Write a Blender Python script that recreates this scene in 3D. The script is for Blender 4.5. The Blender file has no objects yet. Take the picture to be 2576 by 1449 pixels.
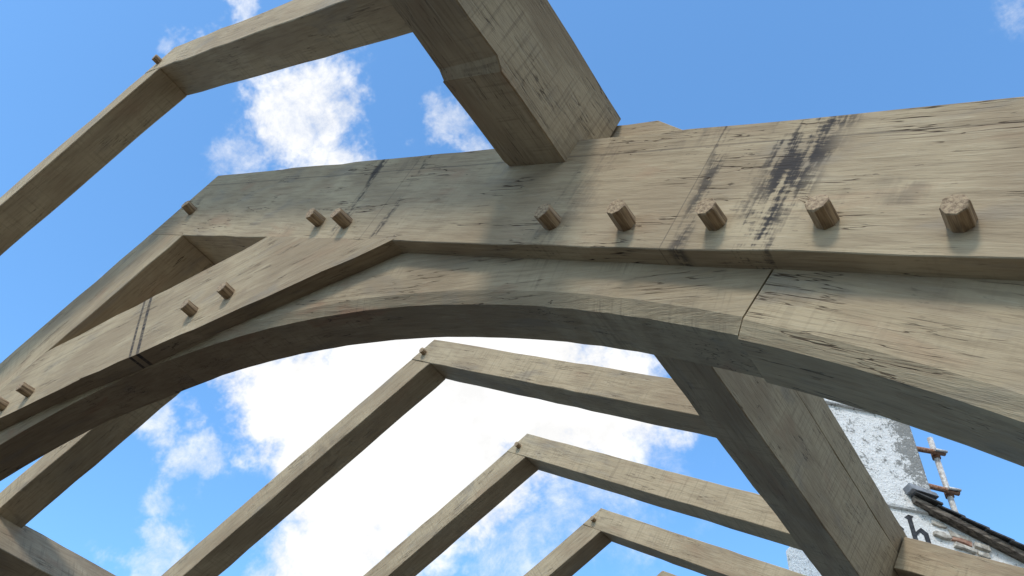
import bpy, bmesh, math, random
from mathutils import Vector, Matrix
random.seed(7)
S=0.65          # truss unit -> metres
Z0=1.6          # eye height above ground
sc=bpy.context.scene
sc.view_settings.view_transform='Standard'; sc.view_settings.look='None'; sc.view_settings.exposure=0
SA,CA=0.514,0.858
RX=-2.396       # ridge line x

# ------------------------------------------------------------ node helpers
class NT:
    def __init__(s,t): s.t=t; s.n=t.nodes; s.l=t.links
    def new(s,ty,**k):
        n=s.n.new(ty)
        for a,b in k.items(): setattr(n,a,b)
        return n
    def set(s,sock,v):
        if isinstance(v,bpy.types.NodeSocket): s.l.new(v,sock)
        else: sock.default_value=v
    def math(s,op,a,b=0.0,c=None,clamp=False):
        n=s.new('ShaderNodeMath',operation=op); n.use_clamp=clamp
        s.set(n.inputs[0],a); s.set(n.inputs[1],b)
        if c is not None: s.set(n.inputs[2],c)
        return n.outputs[0]
    def ramp(s,v,a,b,lo=0.0,hi=1.0,sm=True):
        n=s.new('ShaderNodeMapRange'); n.interpolation_type='SMOOTHSTEP' if sm else 'LINEAR'
        s.set(n.inputs[0],v); s.set(n.inputs[1],a); s.set(n.inputs[2],b); s.set(n.inputs[3],lo); s.set(n.inputs[4],hi)
        return n.outputs[0]
    def map(s,v,scale=(1,1,1),loc=(0,0,0),rot=(0,0,0)):
        n=s.new('ShaderNodeMapping'); s.set(n.inputs[0],v); n.inputs['Scale'].default_value=scale
        n.inputs['Location'].default_value=loc; n.inputs['Rotation'].default_value=rot
        return n.outputs[0]
    def noise(s,v,scale,detail=4,rough=.5,dist=0.0):
        n=s.new('ShaderNodeTexNoise'); s.set(n.inputs['Vector'],v); n.inputs['Scale'].default_value=scale
        n.inputs['Detail'].default_value=detail; n.inputs['Roughness'].default_value=rough; n.inputs['Distortion'].default_value=dist
        return n.outputs['Fac']
    def dot(s,v,k):
        n=s.new('ShaderNodeVectorMath',operation='DOT_PRODUCT'); s.set(n.inputs[0],v); n.inputs[1].default_value=k
        return n.outputs['Value']
    def mix(s,f,a,b,bt='MIX'):
        n=s.new('ShaderNodeMix',data_type='RGBA',blend_type=bt); n.clamp_factor=True
        s.set(n.inputs[0],f); s.set(n.inputs[6],a); s.set(n.inputs[7],b); return n.outputs[2]
def newmat(name):
    m=bpy.data.materials.new(name); m.use_nodes=True; t=NT(m.node_tree)
    return m,t,m.node_tree.nodes['Principled BSDF']
def bump(t,b,h,st,dist=.002):
    n=t.new('ShaderNodeBump'); n.inputs['Strength'].default_value=st; n.inputs['Distance'].default_value=dist
    t.set(n.inputs['Height'],h); t.l.new(n.outputs[0],b.inputs['Normal'])

def oak(name,light=1.0,stain=.5,crack=.5,saw=.5,warm=0.5,marks=None,speck=.5):
    """sawn green oak, grain along local X. marks: (kind, direction, centre, half width, strength), truss units"""
    m,t,b=newmat(name)
    tc=t.new('ShaderNodeTexCoord').outputs['Object']
    oi=t.new('ShaderNodeObjectInfo').outputs['Random']
    add=t.new('ShaderNodeVectorMath',operation='ADD'); t.set(add.inputs[0],tc)
    cb=t.new('ShaderNodeCombineXYZ'); r10=t.math('MULTIPLY',oi,37.0)
    for i in range(3): t.set(cb.inputs[i],r10)
    t.set(add.inputs[1],cb.outputs[0]); v=add.outputs[0]
    L=light
    n1=t.noise(t.map(v,(1.6,4,4)),1.8,3,.6,.4)
    c=t.mix(t.ramp(n1,.36,.64),(.345*L,.268*L,.178*L,1),(.475*L,.385*L,.258*L,1))
    n3=t.noise(t.map(v,(2.4,7,7),(1,12,3)),2.0,3,.62,.5)
    c=t.mix(t.ramp(n3,.56,.74,0,warm),c,(.36*L,.215*L,.135*L,1))
    c=t.mix(t.ramp(n3,.46,.28,0,.6),c,(.275*L,.24*L,.195*L,1))
    g=t.noise(t.map(v,(7,110,110)),1.5,4,.78,.3)
    c=t.mix(t.ramp(g,.53,.32,0,.42),c,(.18,.135,.085,1))
    c=t.mix(t.ramp(g,.54,.74,0,.35),c,(.58*L,.50*L,.36*L,1))
    w=t.noise(t.map(v,(150,7,7),(0,0,0),(0,.12,.12)),1.0,2,.6,.1)
    wv=t.math('MULTIPLY',t.ramp(w,.5,.68),t.ramp(n1,.46,.58))
    c=t.mix(t.math('MULTIPLY',wv,saw*.45),c,(.16,.125,.088,1))
    s1=t.noise(t.map(v,(3.4,4.4,4.4),(8,4,1)),1.2,3,.6,.3)
    sp=t.noise(t.map(v,(30,120,120)),1.5,3,.66)
    bl=t.noise(t.map(v,(24,9,9),(3,3,9),(0,.25,0)),1.0,4,.68,.2)
    st=t.math('MULTIPLY',t.ramp(s1,.58,.72),t.ramp(bl,.47,.62))
    c=t.mix(t.math('MULTIPLY',st,stain*.55),c,(.07,.06,.056,1))
    spm=t.math('MULTIPLY',t.ramp(sp,.62,.70),t.ramp(s1,.50,.60))
    c=t.mix(t.math('MULTIPLY',spm,speck),c,(.08,.06,.044,1))
    if marks:
        pos=t.new('ShaderNodeNewGeometry').outputs['Position']
        for kind,d,cen,hw,strg in marks:
            a=t.dot(pos,(d[0]/S,0,d[1]/S)); a=t.math('SUBTRACT',a,cen+d[1]*Z0/S)
            if kind=='line':
                a=t.math('ABSOLUTE',a); mk=t.math('MULTIPLY',t.ramp(a,hw,hw*.5),t.ramp(g,.35,.6,.4,1))
            else:
                a=t.math('ABSOLUTE',t.math('ADD',a,t.math('MULTIPLY',t.math('SUBTRACT',s1,.5),hw*4)))
                q=t.math('ADD',t.math('MULTIPLY',bl,.65),t.math('MULTIPLY',sp,.35))
                q=t.math('ADD',q,t.math('MULTIPLY',t.math('SUBTRACT',w,.5),.30))
                mk=t.math('MULTIPLY',t.ramp(a,hw,hw*.2),t.ramp(q,.46,.58))
            c=t.mix(t.math('MULTIPLY',mk,strg),c,(.038,.035,.038,1))
    k=t.noise(t.map(v,(2.6,52,52),(4,1,6)),1.4,3,.60,.15)
    k=t.math('ABSOLUTE',t.math('SUBTRACT',k,.5))
    km=t.ramp(t.noise(t.map(v,(5.0,16,16),(7,7,2)),1.4,2),.53,.61)
    ck=t.math('MULTIPLY',t.ramp(k,.003,.011,1,0),km)
    c=t.mix(t.math('MULTIPLY',ck,crack),c,(.05,.03,.02,1))
    t.l.new(c,b.inputs['Base Color']); b.inputs['Roughness'].default_value=.82
    b.inputs['Specular IOR Level'].default_value=.2
    h=t.math('ADD',t.math('MULTIPLY',g,.9),t.math('MULTIPLY',ck,-1.6*crack))
    bump(t,b,h,.65,.0026)
    return m
RS=(CA,-SA); RN=(SA,CA)
M_main=oak('oak_heavy',1.0,.85,.95,.2,.45,marks=[('b',RS,-.79,.085,.95),('b',RS,-.97,.03,.75),('b',RS,-2.24,.03,.85),('b',RS,-2.00,.022,.75),('b',RS,-1.30,.08,.25),('b',RS,.05,.06,.5),('line',RN,1.128,.0028,.5),('line',RS,-1.00,.002,.5),('line',RS,-2.06,.002,.5)],speck=.75)
M_hvy=oak('oak_heavy_plain',1.0,.5,.8,.35,.4,speck=.3)
M_col=oak('oak_collar',1.0,.4,.6,.3,.25,marks=[('line',(.94,.34),-1.60+.05,.010,1.0),('line',(.94,.34),-1.60+.015,.008,.95),('line',(0,1),1.99,.002,.4)],speck=.25)
M_mid=oak('oak_brace',.92,.3,.7,1.0,.9,speck=.25)
M_raf=oak('oak_rafter',1.04,.5,.5,.6,.25,speck=.25)
M_pur=oak('oak_purlin',.98,.45,.6,.8,.35,speck=.3)
def pegmat():
    m,t,b=newmat('oak_peg'); tc=t.new('ShaderNodeTexCoord').outputs['Object']
    n=t.noise(t.map(tc,(300,300,25)),1.0,3,.6)
    c=t.mix(t.ramp(n,.35,.65),(.20,.135,.08,1),(.41,.30,.185,1)); t.l.new(c,b.inputs['Base Color'])
    b.inputs['Roughness'].default_value=.75; bump(t,b,n,.6,.001); return m
M_peg=pegmat()

# ------------------------------------------------------------ object helpers
def link(o,par=None):
    sc.collection.objects.link(o)
    if par: o.parent=par
    return o
def empty(name,loc=(0,0,0)):
    e=bpy.data.objects.new(name,None); e.location=loc; e.empty_display_size=.3; return link(e)
def prism(name,par,base,ext,axis,mat,bevel=.0018,cuts=.08,jit=.0013,up=None):
    """base: list of Vectors (truss units), ext: extrusion Vector; axis = grain direction (world)"""
    a=axis.normalized(); e=ext.normalized()
    if abs(a.dot(e))>.9:
        yv=(up if up else Vector((1,0,0))); yv=(yv-a*yv.dot(a)).normalized()
    else: yv=(e-a*e.dot(a)).normalized()
    zv=a.cross(yv)
    o=sum(base,Vector())/len(base)+ext*.5
    W=Vector((0,0,Z0))
    rot=Matrix((a,yv,zv)).transposed()
    inv=rot.transposed()
    bm=bmesh.new()
    v0=[bm.verts.new(inv@((p-o)*S)) for p in base]; v1=[bm.verts.new(inv@((p+ext-o)*S)) for p in base]
    bm.faces.new(v0); bm.faces.new(v1[::-1]); n=len(base)
    for i in range(n): bm.faces.new((v0[i],v1[i],v1[(i+1)%n],v0[(i+1)%n]))
    bmesh.ops.recalc_face_normals(bm,faces=bm.faces)
    if cuts:
        xs=[v.co.x for v in bm.verts]; lo,hi=min(xs),max(xs); x=lo+cuts*.6
        while x<hi-cuts*.4:
            bmesh.ops.bisect_plane(bm,geom=bm.verts[:]+bm.edges[:]+bm.faces[:],plane_co=(x,0,0),plane_no=(1,0,0)); x+=cuts*random.uniform(.7,1.3)
        for v in bm.verts: v.co+=Vector([random.uniform(-jit,jit) for _ in range(3)])
    me=bpy.data.meshes.new(name); bm.to_mesh(me); bm.free(); me.materials.append(mat)
    ob=bpy.data.objects.new(name,me); ob.matrix_world=Matrix.Translation(o*S+W)@rot.to_4x4()
    link(ob); 
    if par: ob.parent=par; ob.matrix_parent_inverse=par.matrix_world.inverted()
    if bevel:
        md=ob.modifiers.new('b','BEVEL'); md.width=bevel; md.segments=1; md.limit_method='ANGLE'; md.angle_limit=math.radians(35)
    return ob
def XZ(pts,y): return [Vector((p[0],y,p[1])) for p in pts]
AR=Vector((CA,0,-SA)); AL=Vector((-CA,0,-SA))
def sn(s,n): return (CA*s+SA*n,-SA*s+CA*n)       # right slope coords -> x,z
def snl(s,n): x,z=sn(s,n); return (2*RX-x,z)
def meet(b,t): # right line n=b with left line n=t
    K=-2*SA*RX
    z=(b+t+K)/(2*CA); x=(b-t-K)/(2*SA); return (x,z)
def peg(par,x,z,y,r=.0215,l=.045,name='peg',ax=Vector((0,-1,0))):
    bm=bmesh.new(); n=8; a0=random.uniform(0,.8)
    rr=r*S
    rings=[]
    for k,(h,q) in enumerate([(-.03*S,1.04),(l*S*.93,1.0),(l*S,.93)]):
        rings.append([bm.verts.new((math.cos(a0+i*math.tau/n)*rr*q*random.uniform(.95,1.05),math.sin(a0+i*math.tau/n)*rr*q*random.uniform(.95,1.05),h+random.uniform(-.0008,.0008))) for i in range(n)])
    for A,B in zip(rings,rings[1:]):
        for i in range(n): bm.faces.new((A[i],A[(i+1)%n],B[(i+1)%n],B[i]))
    bm.faces.new(rings[-1]); bm.faces.new(rings[0][::-1])
    me=bpy.data.meshes.new(name); bm.to_mesh(me); bm.free(); me.materials.append(M_peg)
    ob=bpy.data.objects.new(name,me)
    q=(ax+Vector((random.uniform(-.08,.08),0,random.uniform(-.08,.08)))).to_track_quat('Z','X')
    ob.matrix_world=Matrix.Translation(Vector((x*S,y*S,z*S+Z0)))@q.to_matrix().to_4x4(); link(ob)
    ob.parent=par; ob.matrix_parent_inverse=par.matrix_world.inverted(); return ob

# ------------------------------------------------------------ main truss
tr=empty('oak_roof_truss')
Nt,Nb=1.187,.848; LT,LB=1.187,.880
EA=1.35  # eave s
Bp=meet(Nb,LT); Cp=meet(Nb,LB)
prism('principal_rafter_right',tr,XZ([meet(Nt,LT),sn(EA,Nt),sn(EA,Nb),Bp],1.0),Vector((0,.22,0)),AR,M_main)
prism('principal_rafter_left',tr,XZ([Bp,Cp,snl(EA,LB),snl(EA,LT)],1.0),Vector((0,.22,0)),AL,M_hvy)
# collar: housed between the two principals
def zn(n,z,left=False):
    x=(n-CA*z)/SA
    return (2*RX-x,z) if left else (x,z)
prism('collar',tr,XZ([zn(Nb+.004,2.075),zn(Nb+.004,1.700),(-2.0,1.738),(-2.6,1.768),zn(LB+.004,1.768,True),zn(LB+.004,2.075,True)],1.0),Vector((0,.21,0)),Vector((1,0,0)),M_col)
# arched braces
cx,cz,r=-2.51,-1.90,3.65
def arch(name,t0,t1,topf,mat,ax,y0=1.05,y1=1.196,ch=.030,dr=.0):
    """angles measured from vertical (positive = right)"""
    N=40; rows=[]
    for i in range(N+1):
        t=t0+(t1-t0)*i/N
        d=(math.sin(t),math.cos(t))
        pb=(cx+(r+dr)*d[0],cz+(r+dr)*d[1]); pf=(cx+(r+dr+ch)*d[0],cz+(r+dr+ch)*d[1])
        rows.append((pb,pf,topf(t,i/N)))
    o=Vector((rows[N//2][0][0],y0,rows[N//2][0][1])); a=ax.normalized(); yv=Vector((0,1,0)); zv=a.cross(yv); rot=Matrix((a,yv,zv)).transposed(); inv=rot.transposed()
    bm=bmesh.new(); V=[]
    for pb,pf,pt in rows:
        j=random.uniform(-.0012,.0012); j2=random.uniform(-.0012,.0012)
        ring=[(pt[0],y0,pt[1]),(pf[0],y0,pf[1]+j2),(pb[0],y0+ch*.5,pb[1]+j),(pb[0],y1,pb[1]+j),(pt[0],y1,pt[1])]
        V.append([bm.verts.new(inv@((Vector(p)-o)*S)) for p in ring])
    for A,B in zip(V,V[1:]):
        for i in range(5): bm.faces.new((A[i],A[(i+1)%5],B[(i+1)%5],B[i]))
    bm.faces.new(V[0]); bm.faces.new(V[-1][::-1])
    bmesh.ops.recalc_face_normals(bm,faces=bm.faces)
    me=bpy.data.meshes.new(name); bm.to_mesh(me); bm.free(); me.materials.append(mat)
    ob=bpy.data.objects.new(name,me); ob.matrix_world=Matrix.Translation(o*S+Vector((0,0,Z0)))@rot.to_4x4(); link(ob); ob.parent=tr
    return ob
def ang(x,z): return math.atan2(x-cx,z-cz)
def top_line(t,u):
    # from the arch centre up to the underside of collar / principal (slightly housed)
    d=(math.sin(t),math.cos(t)); e=.006
    kr=(Nb+e-SA*cx-CA*cz)/(SA*d[0]+CA*d[1])
    den2=-SA*d[0]+CA*d[1]
    kl=(LB+e-2*SA*RX+SA*cx-CA*cz)/den2 if den2>0 else 99
    k=min(kr,kl if kl>0 else 99)
    kc=(1.775-cz)/d[1]; xx=cx+kc*d[0]
    if -3.58<xx<-1.2 : 
        zc=1.768 if xx<-2.6 else 1.768-(xx+2.6)*.05 if xx<-2.0 else 1.738-(xx+2.0)*.047
        k=min(k,(zc+.012-cz)/d[1])
    k=max(k,r+.034)
    return (cx+k*d[0],cz+k*d[1])
tJ=ang(-.327,.999); tA=ang(-2.19,1.74)
arch('arch_brace_upper',tA+.0004,tJ-.0005,top_line,M_mid,Vector((.93,0,-.35)))
arch('arch_brace_lower',tJ+.0005,tJ+.78,top_line,M_hvy,Vector((.80,0,-.60)),dr=-.006)
arch('arch_brace_left',-.62,tA-.0004,top_line,M_mid,Vector((1,0,.12)),dr=.003)
arch('arch_brace_foot',-1.28,-.6205,top_line,M_mid,Vector((.7,0,.7)))
for x,z in [(-2.45,2.606),(-1.545,1.995),(-1.409,1.906),(-.669,1.463),(-.488,1.355),(-.302,1.246),(-.116,1.14),(.066,1.026),(.45,.80),(.9,.53),(-1.883,1.837),(-2.05,1.836),(-2.941,1.837),(-3.10,1.832)]:
    peg(tr,x,z,1.0,l=random.uniform(.036,.052))
# splinters left on one peg by the saw
bm=bmesh.new()
for i in range(5):
    bx=-.116+random.uniform(-.016,-.004); bz=1.14+.017+random.uniform(-.003,.003)
    d=Vector((random.uniform(-.016,-.002),-random.uniform(.0,.012),random.uniform(.012,.024)))
    p=Vector((bx,.965,bz)); q=.0014
    vs=[bm.verts.new(Vector(((p.x+a)*S,(p.y+b_)*S,p.z*S+Z0))) for a,b_ in ((-q,-q),(q,-q),(q,q),(-q,q))]
    tp=bm.verts.new(Vector(((p.x+d.x)*S,(p.y+d.y)*S,(p.z+d.z)*S+Z0)))
    bm.faces.new(vs)
    for k in range(4): bm.faces.new((vs[k],vs[(k+1)%4],tp))
me=bpy.data.meshes.new('splinters'); bm.to_mesh(me); bm.free(); me.materials.append(M_peg); link(bpy.data.objects.new('splinters',me),tr)
# cleat on the principal's back
prism('purlin_cleat',tr,XZ([sn(-1.47,1.184),sn(-1.47,1.325),sn(-1.30,1.330),sn(-.98,1.184)],1.079),Vector((0,.12,0)),AR,M_raf)

# ------------------------------------------------------------ purlins (top tenon laps over the principal's back)
def purl(name,s0,s1,prof,par,mat,left=False):
    F=snl if left else sn
    base=[]
    for y,n in prof:
        p=F(s0,n-(.05 if left else 0)); base.append(Vector((p[0],y,p[1])))
    e=(AL if left else AR)*(s1-s0)
    return prism(name,par,base,e,Vector((0,1,0)),mat)
for left in (False,True):
    pu=empty('purlin')
    purl('near_length',-1.622,-1.4157,[(-1.2,1.122),(.685,1.122),(.715,1.110),(1.0,1.110),(1.04,1.110),(1.075,1.19),(1.075,1.342),(-1.2,1.350)],pu,M_pur,left)
    purl('far_length',-1.622,-1.4157,[(1.16,1.114),(5.4,1.114),(5.4,1.35),(1.16,1.35)],pu,M_pur,left)
    if not left: purl('firring_strip',-1.56,-1.419,[(1.2,1.351),(5.4,1.351),(5.4,1.45),(1.2,1.45)],pu,M_raf,left)

# ------------------------------------------------------------ common rafters
for i,y in enumerate([.56,1.525,2.485,3.44,4.37,5.3]):
    rp=empty('rafter_pair')
    ct,cb=(1.540,1.386) if i==0 else (1.412,1.266)
    B=meet(cb,ct); C=meet(cb,cb)
    prism('rafter_right',rp,XZ([meet(ct,ct),sn(-1.50,ct),sn(-1.50,cb),B],y),Vector((0,.155,0)),AR,M_raf)
    prism('rafter_left',rp,XZ([B,C,snl(-1.50,cb),snl(-1.50,ct)],y+.002),Vector((0,.151,0)),AL,M_raf)
    c=meet(ct,ct); m=((c[0]+B[0])/2,(c[1]+B[1])/2); m=(m[0]*.72+C[0]*.28,m[1]*.72+C[1]*.28)
    peg(rp,m[0],m[1],y,r=.016,l=.03)
    if y>3: prism('jack_rafter_right',rp,XZ([sn(-1.412,ct+.015),sn(EA,ct+.015),sn(EA,cb+.015),sn(-1.412,cb+.015)],y+.07),Vector((0,.155,0)),AR,M_raf)

# ------------------------------------------------------------ wall plates and posts carrying the roof
wp=empty('timber_wall_frame')
for side in (0,1):
    F=sn if side==0 else snl
    x,z=F(1.2,Nb); 
    prism('wall_plate',wp,[Vector((x-.15,-1.2,z-.30)),Vector((x+.15,-1.2,z-.30)),Vector((x+.15,-1.2,z+.02)),Vector((x-.15,-1.2,z+.02))],Vector((0,6.8,0)),Vector((0,1,0)),M_pur,up=Vector((1,0,0)))
    for y in (-1.0,1.1,3.3,5.3):
        prism('post',wp,[Vector((x-.15,y-.15,-Z0/S)),Vector((x+.15,y-.15,-Z0/S)),Vector((x+.15,y+.15,-Z0/S)),Vector((x-.15,y+.15,-Z0/S))],Vector((0,0,z-.30+Z0/S)),Vector((0,0,1)),M_pur,up=Vector((1,0,0)))

# ------------------------------------------------------------ house
def rough_white():
    m,t,b=newmat('limewashed_render'); v=t.new('ShaderNodeTexCoord').outputs['Object']
    n=t.noise(v,11,4,.72,.2); n2=t.noise(v,45,3,.7); n3=t.noise(t.map(v,(1,1,.5)),1.6,3,.6,.5)
    c=t.mix(t.ramp(n2,.3,.7),(.72,.71,.69,1),(.88,.87,.85,1))
    sx=t.new('ShaderNodeSeparateXYZ'); t.set(sx.inputs[0],v)
    hi=t.ramp(sx.outputs[2],4.5+Z0,5.0+Z0); rt=t.ramp(sx.outputs[0],.20,.45)
    damp=t.math('MULTIPLY',hi,t.math('ADD',.14,t.math('MULTIPLY',rt,.86)))
    gr=t.math('ADD',t.math('ADD',n,t.math('MULTIPLY',n2,.8)),t.math('MULTIPLY',damp,.30))
    c=t.mix(t.math('MULTIPLY',t.ramp(gr,.98,1.14),.85),c,(.18,.175,.16,1))
    c=t.mix(t.ramp(n3,.62,.78,0,.3),c,(.45,.43,.38,1))
    t.l.new(c,b.inputs['Base Color']); b.inputs['Roughness'].default_value=.95
    bump(t,b,t.math('ADD',n2,t.math('MULTIPLY',n,1.2)),.7,.02); return m
def simple(name,c1,c2,scale,rough=.8,bs=.4,bd=.01,st=(1,1,1),det=4):
    m,t,b=newmat(name); v=t.map(t.new('ShaderNodeTexCoord').outputs['Object'],st); n=t.noise(v,scale,det,.65,.3)
    t.l.new(t.mix(t.ramp(n,.35,.68),(*c1,1),(*c2,1)),b.inputs['Base Color']); b.inputs['Roughness'].default_value=rough
    bump(t,b,n,bs,bd); return m
M_wh=rough_white()
M_slate=simple('slate',(.03,.03,.033),(.09,.088,.085),9,.7)
M_stone=simple('rubble_stone',(.34,.30,.25),(.66,.61,.53),14,.9,.8,.02)
M_brick=simple('old_brick',(.28,.13,.09),(.45,.28,.20),20,.9)
M_black=simple('black_paint',(.012,.012,.014),(.05,.05,.055),30,.6)
M_rust=simple('rusty_steel',(.22,.09,.045),(.50,.29,.19),40,.8)
M_galv=simple('galvanised_steel',(.45,.41,.38),(.74,.71,.67),30,.45)
M_lead=simple('lead_flashing',(.20,.21,.23),(.36,.37,.40),12,.6)
M_verge=simple('old_verge_timber',(.06,.048,.038),(.24,.20,.16),10,.9,.6,.02,(1,4,4))
QP=Vector((-1.132,7.5,0))
HM=Matrix.Translation((QP.x,QP.y,0))@Matrix.Rotation(math.radians(45),4,'Z')   # local x along wall, local -y towards viewer
house=empty('white_rendered_house')
def hobj(name,mat,bm,bev=.0,par=house):
    me=bpy.data.meshes.new(name); bmesh.ops.recalc_face_normals(bm,faces=bm.faces); bm.to_mesh(me); bm.free(); me.materials.append(mat)
    ob=bpy.data.objects.new(name,me); ob.matrix_world=HM; link(ob); ob.parent=par
    if bev:
        md=ob.modifiers.new('b','BEVEL'); md.width=bev; md.segments=2; md.limit_method='ANGLE'
    return ob
def poly_ext(pts,y0,y1,bm=None,dz=Z0):
    bm=bm or bmesh.new(); a=[bm.verts.new((p[0],y0,p[1]+dz)) for p in pts]; b=[bm.verts.new((p[0],y1,p[1]+dz)) for p in pts]
    bm.faces.new(a); bm.faces.new(b[::-1]); n=len(pts)
    for i in range(n): bm.faces.new((a[i],b[i],b[(i+1)%n],a[(i+1)%n]))
    return bm
def boxb(x0,x1,y0,y1,z0,z1,bm=None): return poly_ext([(x0,z0),(x1,z0),(x1,z1),(x0,z1)],y0,y1,bm)
def slope_z(x): return 4.60-(x-.35)*.40
hobj('gable_wall',M_wh,poly_ext([(-.40,-Z0),(3.6,-Z0),(3.6,slope_z(3.6)-.03),(.45,slope_z(.45)-.03),(.30,4.60),(-.40,4.60)],0,1.2),.02)
hobj('chimney_stack',M_wh,boxb(-.50,.56,-.035,.65,4.50,6.15),.03)
hobj('chimney_string_course',M_wh,boxb(-.54,.60,-.075,.69,5.60,5.65),.012)
hobj('chimney_cap',M_wh,boxb(-.56,.62,-.10,.71,6.15,6.28),.02)
bm=bmesh.new(); x=.30
while x<3.75:
    z=slope_z(x); z2=slope_z(x+.24); dz=random.uniform(-.006,.006)
    poly_ext([(x,z+.012+dz),(x+.25,z2+.030+dz),(x+.25,z2+.048+dz),(x,z+.026+dz)],-.13+random.uniform(-.02,.02),1.7,bm); x+=.21
hobj('slate_roof',M_slate,bm)
hobj('verge_board',M_verge,poly_ext([(.30,slope_z(.30)-.055),(3.7,slope_z(3.7)-.055),(3.7,slope_z(3.7)+.008),(.30,slope_z(.30)+.008)],-.09,1.15),.004)
hobj('lead_flashing',M_lead,poly_ext([(.24,4.72),(.50,4.66),(.52,4.62),(.26,4.66)],-.15,-.02),.004)
bm=bmesh.new(); bm2=bmesh.new(); x=.45
while x<3.5:
    w=random.uniform(.06,.2)
    for k in range(3):
        h=random.uniform(.03,.06); zz=slope_z(x+w/2)-.11-k*.065+random.uniform(-.02,.02)
        if random.random()<.75:
            tgt=bm2 if random.random()<.12 else bm
            j=lambda:random.uniform(-.014,.014)
            poly_ext([(x+j(),zz-h/2+j()),(x+w*.5,zz-h/2-w*.1+j()),(x+w+j(),zz-h/2-w*.2+j()),(x+w+j(),zz+h/2-w*.2+j()),(x+w*.5,zz+h/2-w*.1+j()),(x+j(),zz+h/2+j())],-.025+random.uniform(-.015,.01),.05,tgt)
    x+=w+.02
hobj('exposed_rubble',M_stone,bm,.008); hobj('exposed_brick',M_brick,bm2,.006)
# painted blackletter characters
HL=.33
cpts=[(.5,.52),(.36,.66),(.08,.48),(.08,.12),(.26,-.04),(.5,.12),(.46,.16),(.30,.10),(.22,.18),(.22,.44),(.36,.5),(.44,.44)]
h1=[(.06,.0),(.13,-.05),(.22,.03),(.22,.93),(.30,1.0),(.14,1.03),(.0,.92),(.08,.88),(.08,.05)]
h2=[(.22,.50),(.42,.67),(.60,.52),(.60,.10),(.46,-.14),(.34,-.2),(.45,.05),(.45,.44),(.36,.52),(.22,.38)]
bm=bmesh.new()
for pts,ox in ((cpts,-.01),(h1,.195),(h2,.195)):
    poly_ext([(ox+p[0]*HL,4.12+p[1]*HL) for p in pts],-.006,-.001,bm)
hobj('painted_letters_ch',M_black,bm)
# scaffold
scf=empty('scaffold_pole')
def tube(name,p,q,rad,mat,par):
    p=HM@Vector((p[0],p[1],p[2]+Z0)); q=HM@Vector((q[0],q[1],q[2]+Z0)); d=q-p
    bm=bmesh.new(); bmesh.ops.create_cone(bm,cap_ends=True,segments=20,radius1=rad,radius2=rad,depth=d.length)
    for f_ in bm.faces: f_.smooth=len(f_.verts)==4
    me=bpy.data.meshes.new(name); bm.to_mesh(me); bm.free(); me.materials.append(mat)
    ob=bpy.data.objects.new(name,me); ob.matrix_world=Matrix.Translation((p+q)/2)@d.to_track_quat('Z','Y').to_matrix().to_4x4(); link(ob); ob.parent=par
tube('upright',(.89,.15,4.0),(.89,.15,5.58),.029,M_galv,scf)
tube('ledger_top',(.62,.10,5.36),(.96,.10,5.37),.027,M_rust,scf)
tube('ledger_low',(.62,.10,4.92),(.96,.10,4.90),.027,M_rust,scf)
for z in (5.365,4.91):
    tube('coupler',(.89,.15,z-.04),(.89,.15,z+.04),.042,M_rust,scf); tube('coupler_bolt',(.83,.06,z),(.96,.06,z),.015,M_galv,scf)

# ------------------------------------------------------------ ground
bm=bmesh.new(); bmesh.ops.create_grid(bm,x_segments=1,y_segments=1,size=600)
me=bpy.data.meshes.new('ground'); bm.to_mesh(me); bm.free()
me.materials.append(simple('muddy_ground',(.035,.026,.018),(.085,.063,.044),3,.95,det=2))
link(bpy.data.objects.new('ground',me))

# ------------------------------------------------------------ sky and sun
SD=Vector((.14,-.66,.72)).normalized()
el=math.asin(SD.z); az=math.atan2(SD.x,SD.y)
w=bpy.data.worlds.new('World'); sc.world=w; w.use_nodes=True; t=NT(w.node_tree); t.n.clear()
out=t.new('ShaderNodeOutputWorld'); sky=t.new('ShaderNodeTexSky',sky_type='NISHITA'); sky.sun_disc=False
sky.sun_elevation=el; sky.sun_rotation=az; sky.dust_density=1.0; sky.air_density=1.0; sky.ozone_density=1.5
bg=t.new('ShaderNodeBackground'); bg.inputs[1].default_value=.15
t.l.new(t.mix(1.0,sky.outputs[0],(1.32,2.0,2.36,1),'MULTIPLY'),bg.inputs[0])
gv=t.new('ShaderNodeTexCoord').outputs['Generated']
nz=t.new('ShaderNodeTexNoise'); t.set(nz.inputs['Vector'],gv); nz.inputs['Scale'].default_value=10; nz.inputs['Detail'].default_value=5; nz.inputs['Roughness'].default_value=.66
sub=t.new('ShaderNodeVectorMath',operation='SUBTRACT'); t.set(sub.inputs[0],nz.outputs['Color']); sub.inputs[1].default_value=(.5,.5,.5)
scl=t.new('ShaderNodeVectorMath',operation='SCALE'); t.set(scl.inputs[0],sub.outputs[0]); scl.inputs['Scale'].default_value=.17
wa=t.new('ShaderNodeVectorMath',operation='ADD'); t.set(wa.inputs[0],gv); t.set(wa.inputs[1],scl.outputs[0]); wv=wa.outputs[0]
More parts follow.
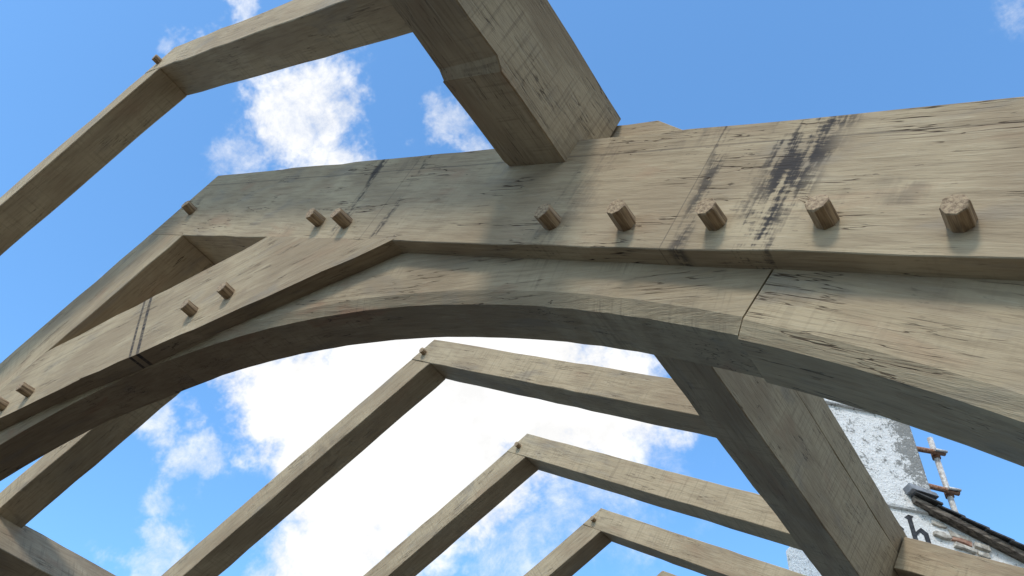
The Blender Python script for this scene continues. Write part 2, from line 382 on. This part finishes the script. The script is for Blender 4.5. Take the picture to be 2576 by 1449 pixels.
clouds=[((-.556,.570,.604),.13,1.8),((-.655,.480,.583),.07,1.6),((-.65,.465,.60),.06,1.5),((-.459,.632,.624),.095,1.7),((-.37,.69,.63),.08,1.6),((-.42,.60,.68),.08,1.6),((-.50,.55,.66),.10,1.6),((-.633,.561,.534),.085,1.5),
((-.603,.600,.515),.085,1.5),((-.659,.596,.459),.07,1.3),((-.538,.627,.560),.085,1.5),((-.670,.475,.57),.06,1.5),((-.36,.71,.60),.065,1.1),((-.63,.62,.45),.05,.9),((-.64,.53,.56),.08,1.6),
((-.518,.266,.813),.050,1.0),((-.491,.264,.830),.046,.9),((-.549,.283,.787),.048,.95),((-.519,.323,.791),.048,.9),((-.603,.263,.753),.04,.6),
((-.397,.392,.830),.037,.7),((-.391,.414,.822),.03,.6),((-.527,.147,.837),.027,.65),((-.577,.136,.805),.022,.45),((-.758,.385,.526),.032,.65),((-.748,.431,.505),.035,.65),
((-.766,.442,.467),.035,.55),((-.783,.470,.406),.045,.65),((-.733,.241,.636),.022,.45),((-.501,.716,.487),.06,.55),((-.43,.727,.536),.08,.5),((-.36,.76,.54),.075,.42),((.155,.551,.820),.03,.35)]
field=None
for c,rad,amp in clouds:
    c=Vector(c).normalized()
    dn=t.new('ShaderNodeVectorMath',operation='DISTANCE'); t.set(dn.inputs[0],wv); dn.inputs[1].default_value=c
    q=t.ramp(dn.outputs['Value'],rad*1.6,rad*.3,0,amp)
    field=q if field is None else t.math('MAXIMUM',field,q)
sp=t.new('ShaderNodeSeparateXYZ'); t.set(sp.inputs[0],gv)
fill_zone=t.math('MAXIMUM',t.ramp(sp.outputs[1],.0,-.3),t.ramp(sp.outputs[0],.36,.6))
fill_clouds=t.math('MULTIPLY',t.ramp(t.noise(gv,2.2,3,.55,.3),.40,.54),fill_zone)  # out-of-view clouds behind camera and to the right, added for whiter fill light
field=t.math('MAXIMUM',field,fill_clouds)
det=t.noise(gv,15,7,.70,.2)
m=t.math('ADD',field,t.math('MULTIPLY',t.math('SUBTRACT',det,.5),1.6))
mask=t.ramp(m,.12,1.22)
mask=t.math('MULTIPLY',mask,t.ramp(field,.0,.4))
bc=t.new('ShaderNodeBackground'); bc.inputs[0].default_value=(1.0,.997,.99,1)
t.set(bc.inputs[1],t.ramp(det,.3,.7,.97,1.15))
ms=t.new('ShaderNodeMixShader'); t.set(ms.inputs[0],mask); t.l.new(bg.outputs[0],ms.inputs[1]); t.l.new(bc.outputs[0],ms.inputs[2]); t.l.new(ms.outputs[0],out.inputs[0])
sl=bpy.data.lights.new('sun','SUN'); sl.energy=2.0; sl.angle=math.radians(10); sl.color=(1,.925,.82)
so=bpy.data.objects.new('sun',sl); so.matrix_world=Matrix.Translation((3,-6,9))@SD.to_track_quat('Z','Y').to_matrix().to_4x4(); link(so)

# ------------------------------------------------------------ camera
cam=bpy.data.cameras.new('camera'); cam.lens=29.6; cam.sensor_width=36; cam.clip_start=.02; cam.clip_end=2000
co=bpy.data.objects.new('camera',cam)
rt=Vector((.83702,.54194,.07547)); dn=Vector((-.34798,.63366,-.69093)); fw=Vector((-.42227,.55206,.71897))
mw=Matrix((rt,-dn,-fw)).transposed().to_4x4(); mw.translation=(0,0,Z0); co.matrix_world=mw; link(co); sc.camera=co
